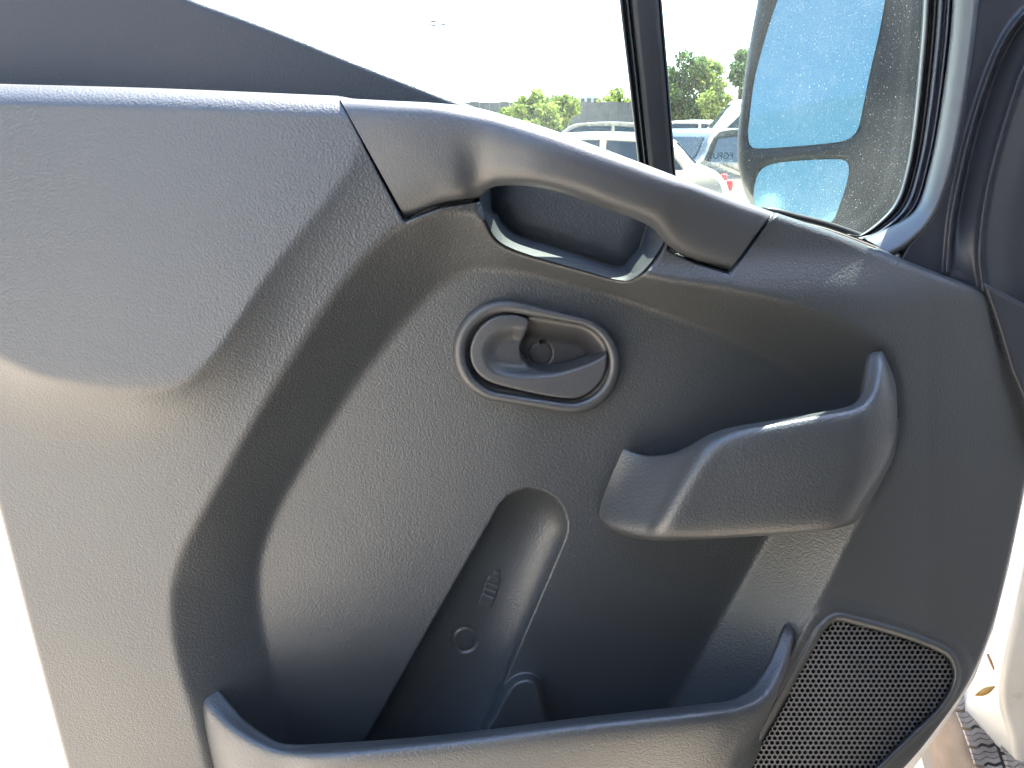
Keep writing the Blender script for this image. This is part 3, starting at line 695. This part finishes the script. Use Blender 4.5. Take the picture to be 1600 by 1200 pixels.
# cab: dashboard end, floor, seat, roof, cargo side (the dark opening the door panel faces; unseen, angled to block light)
HINGE = Vector((.86, -.22, 0)); CAB_ROT = Matrix.Translation(HINGE) @ Matrix.Rotation(R(-54), 4, 'Z') @ Matrix.Translation(-HINGE)
for nm, bl_, m_, bv in (('dashboard', [(.88, 2.5, -.42, .25, .62, 1.28)], 'cab', .04), ('cab_floor', [(.88, 2.5, -1.65, -.42, .50, .62)], 'cab', .01),
                        ('driver_seat', [(.95, 1.42, -1.35, -.78, .80, 1.0), (.95, 1.42, -1.55, -1.36, .95, 1.75)], 'cab_seat', .05),
                        ('cab_roof', [(.88, 2.6, -1.72, .55, 2.02, 2.1)], 'white_paint', .03), ('bulkhead', [(.90, 2.56, -1.74, -1.70, .5, 2.0)], 'cab', .005),
                        ('cargo_side', [(.82, .88, -5.0, -1.76, .42, 2.25)], 'white_paint', .02), ('sill_skirt', [(.86, .92, -1.70, -.42, .16, .52), (.86, .92, -5.0, -1.76, .2, .42)], 'cab', .01),  # unseen skirts added to stop ground light from under the van
                        ('underbody_shade_box', [(.97, 2.5, .0, 3.0, .22, .5)], 'cab', .01),  # box added only to shade the ground behind the tyre
                        ('cab_front_blocker', [(.90, 2.5, .50, .55, 1.1, 2.0)], 'cab', .01),  # unseen wall added across the windscreen opening to block sky light
                        ('engine_bay', [(1.0, 2.4, .25, 1.3, .2, 1.15), (.95, 2.5, -5, .25, .14, .2)], 'cab', .03),  # unseen boxes added to shut off sunlit ground below the cab
                        ('far_side', [(2.56, 2.62, -5.0, .3, .1, 2.1)], 'cab', .01)):
    o = boxes(nm, bl_, M[m_], None, bv); o.data.transform(Matrix.Identity(4) if nm == 'underbody_shade_box' else CAB_ROT); o.parent = van; o.matrix_parent_inverse = van.matrix_world.inverted()

# dry leaf and twig caught on the wing
def leaf_blade(name, px0, py0, px1, py1, t, wd, label):
    a = wpt(px0, py0, t); b = wpt(px1, py1, t); ax = b - a; up = np.array([0, -.35, .9]); V, F = [], []
    n = 9
    for i in range(n):
        u = i / (n - 1); c = a + ax * u; ww = wd * math.sin(math.pi * min(max(u, .03), .97)) ** .8
        side = np.cross(ax, np.array([0, -1, 0])); side /= np.linalg.norm(side)
        V += [c + side * ww + np.array([0, -.004, 0]), c + np.array([0, -.001 - .003 * math.sin(3 * u), 0]), c - side * ww + np.array([0, -.004, 0])]
    for i in range(n - 1):
        for k in (0, 1): F.append((i * 3 + k, i * 3 + k + 1, i * 3 + k + 4, i * 3 + k + 3))
    o = obj(name, V, F, M['dry_leaf'], None); md = o.modifiers.new('thick', 'SOLIDIFY'); md.thickness = .0012
    return tag(o, label, 'leaf')
leaf_blade('dry_leaf', 1521, 1084, 1552, 1070, 1.19, .007, 'small dry yellow leaf stuck on the white wing above the tyre')
tag(tube('twig', [wpt(1543, 1022, 1.165), wpt(1548, 1034, 1.165), wpt(1553, 1046, 1.165)], [.002, .0024, .0014], M['twig']), 'short reddish brown twig lying on the white wing', 'twig')

# ------------------------------------------------------------------ parking lot beyond the window
def ground_at(px, dist):
    """place on the ground along the sight line of column px at the given distance"""
    return ((px - 800) / FPX * dist / 1.0 * (1 / cP) , -D + dist)
def gx_at(px, dist): return (px - 800) / FPX * dist * (1 / (cP + 400 / FPX * sP))
def make_car(name, label, paint, px, dist, rz, L=4.4, W=1.78, H=1.47, kind='hatch', glass_s=1.0):
    x = gx_at(px, dist); t = thing(name, label, 'van' if kind == 'van' else 'car', (x, dist - D, 0), rz, 'vehicles parked beyond the door window')
    inv = t.matrix_world
    if kind == 'van':
        prof = [(-.5, .18), (-.5, .62), (-.495, .93), (-.48, .985), (-.40, 1.0), (.18, 1.0), (.26, .97), (.36, .66), (.40, .60), (.47, .52), (.5, .42), (.5, .16), (.4, .14), (-.4, .14)]
        belt = .55; wins = [[(.10, .60), (.12, .90), (.20, .90), (.31, .62)]]; screen = [(.262, .955), (.362, .665)]; rearw = [(-.499, .62), (-.496, .9)]
    else:
        prof = [(-.5, .30), (-.497, .52), (-.47, .63), (-.40, .72), (-.33, .92), (-.25, .985), (-.08, 1.0), (.05, .98), (.14, .93), (.27, .66), (.40, .61), (.475, .54), (.5, .42), (.495, .22), (.42, .17), (-.42, .17)]
        belt = .66; wins = [[(-.36, .69), (-.30, .90), (-.13, .93), (-.13, .67)], [(-.11, .67), (-.11, .93), (.06, .93), (.13, .88), (.22, .66)]]; screen = [(.148, .925), (.268, .67)]; rearw = [(-.335, .91), (-.395, .735)]
    pr = cr(prof, 3, True)
    def lat(zf): return 1 - (.20 if kind != 'van' else .08) * max(0, (zf - belt) / (1 - belt))
    us = [-1, -.985, -.93, -.7, 0, .7, .93, .985, 1]; ins = [.96, .985, .997, 1, 1, 1, .997, .985, .96]
    cen = pr.mean(0); V, F = [], []
    for u, k in zip(us, ins):
        for (a, b) in pr:
            a2 = cen[0] + (a - cen[0]) * (k if abs(a) > .3 else 1); b2 = cen[1] + (b - cen[1]) * (.5 + .5 * k)
            V.append(tuple(inv @ Vector((a2 * L, u * W / 2 * lat(b), b2 * H))))
    n = len(pr)
    for i in range(len(us) - 1): F += [(i * n + j, i * n + (j + 1) % n, (i + 1) * n + (j + 1) % n, (i + 1) * n + j) for j in range(n)]
    F += [tuple(range(n)), tuple(range((len(us) - 1) * n, len(us) * n))[::-1]]
    obj('body', V, F, paint, t)
    for s in (-1, 1):
        for wq in wins:
            q = np.array(wq); V = [tuple(inv @ Vector((a * L, s * (W / 2 * lat(b) + .006), b * H))) for a, b in q] + [tuple(inv @ Vector((a * L, s * (W / 2 * lat(b) - .03), b * H))) for a, b in q]
            m_n = len(q); obj('side_window', V, [tuple(range(m_n)), tuple(range(2 * m_n - 1, m_n - 1, -1))] + [(i, (i + 1) % m_n, m_n + (i + 1) % m_n, m_n + i) for i in range(m_n)], M['car_glass'], t, False)
    for nm, (p0, p1), dx in (('windscreen', screen, .02), ('rear_window', rearw, -.02)):
        V = []
        for dd in (0, 1):
            for (a, b), s in ((p0, -1), (p0, 1), (p1, 1), (p1, -1)):
                V.append(tuple(inv @ Vector((a * L + (dx if dd == 0 else -dx), s * (W / 2 * lat(b) - .12), b * H + (.012 if dd == 0 else -.02)))))
        obj(nm, V, [(0, 1, 2, 3), (7, 6, 5, 4), (0, 1, 5, 4), (1, 2, 6, 5), (2, 3, 7, 6), (3, 0, 4, 7)], M['car_glass'], t, False)
    r = .31 if kind != 'van' else .34
    for s in (-1, 1):
        for fx in (-.30, .31):
            for nm, rr, ww, m in (('wheel', r, .2, M['rubber']), ):
                c = Vector((fx * L, s * (W / 2 - .10), r)); V = []
                for e in (-1, 1):
                    V += [tuple(inv @ (c + Vector((rr * math.cos(a), e * ww / 2, rr * math.sin(a))))) for a in np.linspace(0, 2 * math.pi, 24, endpoint=False)]
                wq = obj('wheel', V, [tuple(range(24))[::-1], tuple(range(24, 48))] + [(i, (i + 1) % 24, 24 + (i + 1) % 24, 24 + i) for i in range(24)], m, t)
                V = [tuple(inv @ (c + Vector((rr * .62 * math.cos(a), s * (ww / 2 + .008), rr * .62 * math.sin(a))))) for a in np.linspace(0, 2 * math.pi, 20, endpoint=False)]
                k = obj('rim', V + [tuple(inv @ (c + Vector((0, s * (ww / 2 - .03), 0))))], [(i, (i + 1) % 20, 20) for i in range(20)], M['rim'], None); k.parent = wq; k.matrix_parent_inverse = Matrix()
    for s in (-1, 1):
        for nm, xx, zz, m in (('tail_lamp', -.496, .56, M['red_lamp']), ('headlamp', .478, .49, M['rim'])):
            V = [tuple(inv @ Vector((xx * L + i * .05, s * (W / 2 - .20) + j * .12, zz * H + k * .07))) for k in (-1, 1) for j in (-1, 1) for i in (-1, 1)]
            o = obj(nm, V, [(0, 2, 3, 1), (4, 5, 7, 6), (0, 1, 5, 4), (2, 6, 7, 3), (0, 4, 6, 2), (1, 3, 7, 5)], m, t, False); md = o.modifiers.new('b', 'BEVEL'); md.width = .03; md.segments = 2
        V = [tuple(inv @ (Vector((.17 * L, s * (W / 2 + .06), .68 * H)) + Vector((a * .08, b * .11, c * .075)))) for a, b, c in
             [(math.cos(i * math.pi / 6) * math.sin(j * math.pi / 6), math.sin(i * math.pi / 6) * math.sin(j * math.pi / 6), math.cos(j * math.pi / 6)) for j in range(7) for i in range(12)]]
        obj('wing_mirror', V, [(j * 12 + i, j * 12 + (i + 1) % 12, (j + 1) * 12 + (i + 1) % 12, (j + 1) * 12 + i) for j in range(6) for i in range(12)], paint, t)
    return t
make_car('parked_car', 'white car with round roofline parked just beyond the window divider', M['car_white'], 893, 11.5, R(168), H=1.50)
make_car('parked_car', 'dark car parked between the white car and the door mirror', M['car_dark'], 1150, 13.5, R(35), H=1.55)
make_car('parked_van', 'white panel van standing behind the dark car beside the mirror', M['car_white'], 1222, 22, R(170), L=5.4, W=2.0, H=2.25, kind='van')
make_car('parked_car', 'silver car with pale roof parked behind the rear window corner', M['car_silver'], 925, 24, R(176), L=4.8, H=1.72)
make_car('parked_car', 'white car farthest off, half hidden by the dark window divider', M['car_white'], 1060, 27, R(178), L=4.6, H=1.80)

# boundary wall with boards and posts
wl = thing('boundary_wall', 'long grey boundary wall of boards behind the parked cars', 'wall', (gx_at(860, 58), 58, 0))
xw0, xw1 = gx_at(640, 58), gx_at(1045, 58); nb = 26
for i in range(nb):
    a = xw0 + (xw1 - xw0) * i / nb; b = xw0 + (xw1 - xw0) * (i + 1) / nb
    boxes('board', [(a + .003, b - .003, 57.95 + .02 * (i % 2), 58.05, 0, 3.32 + .03 * math.sin(i * 2.3))], M['wall'], wl)

# far pale building
bl = thing('far_building', 'pale flat building with stepped roof far beyond the wall', 'building', (gx_at(897, 118), 118, 0))
def bx_px(name, x0, x1, top, dist, dep, m, par):
    z1 = CZ + (200 - top) / FPX * dist * 1.06
    return boxes(name, [(gx_at(x0, dist), gx_at(x1, dist), dist, dist + dep, 0, z1)], m, par)
bx_px('wing', 862, 935, 149, 118, 10, M['facade'], bl); bx_px('tower', 884, 915, 144.5, 117, 8, M['facade'], bl)
bx_px('roof', 860, 937, 147.8, 117.5, 11, M['roof'], bl)
for i in range(7):
    xx = gx_at(867 + i * 10, 117); boxes('window', [(xx, xx + .55, 116.93, 117.2, 4.9, 5.6)], M['car_glass'], bl)

# trees: tapered trunk with limbs, crown of leaf clumps
def tree(name, label, px, dist, height, width, leafm, n=4200, lobes=9, low=.12, seed=1, leaf=.11):
    r = np.random.default_rng(seed); x = gx_at(px, dist); y = dist - D
    t = thing(name, label, 'tree', (x, y, 0), 0, 'trees around the parking lot')
    pts = [(x, y, 0), (x + .05, y, height * .3), (x - .04, y + .05, height * .62), (x, y, height * .9)]
    V, F = tube(None, pts, [.16, .12, .07, .02], None, None, 8)
    cen = []
    for k in range(lobes):
        a = r.uniform(0, 6.28); rr = width / 2 * math.sqrt(r.uniform(.05, .75)); zz = height * r.uniform(low + .12, .86)
        sc = 1 - .55 * max(0, (zz / height - .55) / .45)
        cen.append((x + rr * sc * math.cos(a), y + rr * sc * math.sin(a), zz, width * r.uniform(.16, .27)))
        v2, f2_ = tube(None, [(x, y, zz * .55), (x + rr * .5 * math.cos(a), y + rr * .5 * math.sin(a), zz * .8), cen[-1][:3]], [.06, .04, .015], None, None, 6)
        b = len(V); V += v2; F += [tuple(i + b for i in f) for f in f2_]
    cen.append((x, y, height - width * .16, width * .17))
    obj('trunk', V, F, M['bark'], t)
    c = np.array(cen); pick = r.choice(len(c), n, p=c[:, 3] ** 2 / (c[:, 3] ** 2).sum())
    d = r.normal(size=(n, 3)); d /= np.linalg.norm(d, axis=1)[:, None]; rad = c[pick, 3] * r.uniform(.35, 1.0, n) ** .5 * (1 + .22 * r.normal(size=n))
    q = c[pick, :3] + d * rad[:, None] * np.array([1, 1, .95]); q[:, 2] = np.maximum(q[:, 2], height * low * .5)
    A = r.normal(size=(n, 3)); A /= np.linalg.norm(A, axis=1)[:, None]; B = np.cross(A, r.normal(size=(n, 3))); B /= np.linalg.norm(B, axis=1)[:, None]
    s = leaf * r.uniform(.6, 1.5, n)[:, None]
    V = np.stack([q - A * s, q + B * s * .55, q + A * s, q - B * s * .55], 1).reshape(-1, 3)
    o = obj('crown', V, np.arange(4 * n).reshape(n, 4), leafm, t, False)
    return t
tree('young_tree', 'bright yellow green bushy tree in front of the boundary wall', 838, 44, 3.55, 2.6, M['leaf_bright'], 4600, 12, .05, 3)
tree('young_tree', 'bright green tree joining the yellow green one, on its right', 882, 45, 3.3, 2.2, M['leaf_bright'], 3800, 10, .05, 4)
tree('shrub_tree', 'low yellow shrub tree at the left foot of the bushy tree', 814, 42, 2.7, 1.7, M['leaf_bright'], 2200, 8, .05, 5)
tree('shrub_tree', 'smallest shrub tree, just above the pull handle at the window corner', 787, 50, 2.75, 1.8, M['leaf_bright'], 1500, 7, .05, 6)
tree('shade_tree', 'green tree rising behind the boundary wall next to the window divider', 962, 75, 5.2, 4.4, M['leaf_bright'], 4200, 11, .1, 7, .16)
tree('shade_tree', 'round tree just right of the window divider', 1062, 46, 5.6, 3.2, M['leaf_dark'], 6200, 14, .08, 8)
tree('shade_tree', 'slender tall tree right of the round one', 1093, 47, 5.4, 2.4, M['leaf_bright'], 5200, 12, .08, 9)
tree('shrub_tree', 'low yellow green shrub tree between the taller trees near the mirror', 1119, 42, 3.9, 1.9, M['leaf_bright'], 3000, 9, .05, 10)
tree('shade_tree', 'darker green tree partly hidden behind the door mirror', 1152, 45, 5.7, 2.6, M['leaf_dark'], 5200, 12, .08, 11)
tree('shade_tree', 'broad tree wholly behind the mirror casing edge', 1185, 47, 5.2, 2.8, M['leaf_dark'], 3800, 10, .08, 12)

# unseen tree mass added behind the camera to darken the reflected horizon
rt = np.random.default_rng(21); nT = 9000
aT = rt.uniform(R(150), R(275), nT); dT = rt.uniform(20, 26, nT); topT = 10.0 + 1.6 * np.sin(aT * 23) + 1.1 * np.sin(aT * 51 + 1)
q = np.stack([dT * np.cos(aT), dT * np.sin(aT), topT * rt.uniform(0, 1, nT) ** .8], -1)
A = rt.normal(size=(nT, 3)); A /= np.linalg.norm(A, axis=1)[:, None]; B = np.cross(A, rt.normal(size=(nT, 3))); B /= np.linalg.norm(B, axis=1)[:, None]; s_ = rt.uniform(.35, .8, nT)[:, None]
tl_ = obj('added_treeline', np.stack([q - A * s_, q + B * s_ * .6, q + A * s_, q - B * s_ * .6], 1).reshape(-1, 3), np.arange(4 * nT).reshape(nT, 4), M['leaf_dark'], None, False)
tl_['kind'] = 'stuff'; tl_['label'] = 'unseen tree mass added behind the camera to darken reflections'
# floodlight masts
def mast(label, px, top, dist, hs):
    x = gx_at(px, dist); y = dist - D; z = CZ + (200 - top) / FPX * dist * 1.02
    t = thing('floodlight_mast', label, 'lamp post', (x, y, 0), 0, 'floodlight masts over the lot')
    tube('pole', [(x, y, 0), (x, y, z)], [.05, .03], M['pole'], t)
    for (dx, dz, l, a) in hs:
        q = Vector((x + dx, y, z + dz)); V = []
        for e in (-1, 1):
            for k in (-1, 1):
                for m_ in (-1, 1):
                    v = Vector((l / 2 * k, .14 * m_, .035 * e - .02 * abs(k))); v.rotate(Matrix.Rotation(R(a), 3, 'Y')); V.append(tuple(q + v))
        o = obj('lamp_head', V, [(0, 1, 3, 2), (4, 6, 7, 5), (0, 4, 5, 1), (2, 3, 7, 6), (0, 2, 6, 4), (1, 5, 7, 3)], M['housing'], t, False)
    return t
mast('floodlight mast with four lamp heads, over the rear window', 688, 62, 58, [(-.30, .17, .42, -8), (-.36, -.06, .5, 8), (.34, -.0, .42, 4), (.06, -.26, .34, 60)])
mast('floodlight mast with paired lamp heads, right of the window divider', 1063, 71, 80, [(-.22, 0, .4, -4), (.22, .06, .4, -10), (-.02, -.22, .3, 60)])
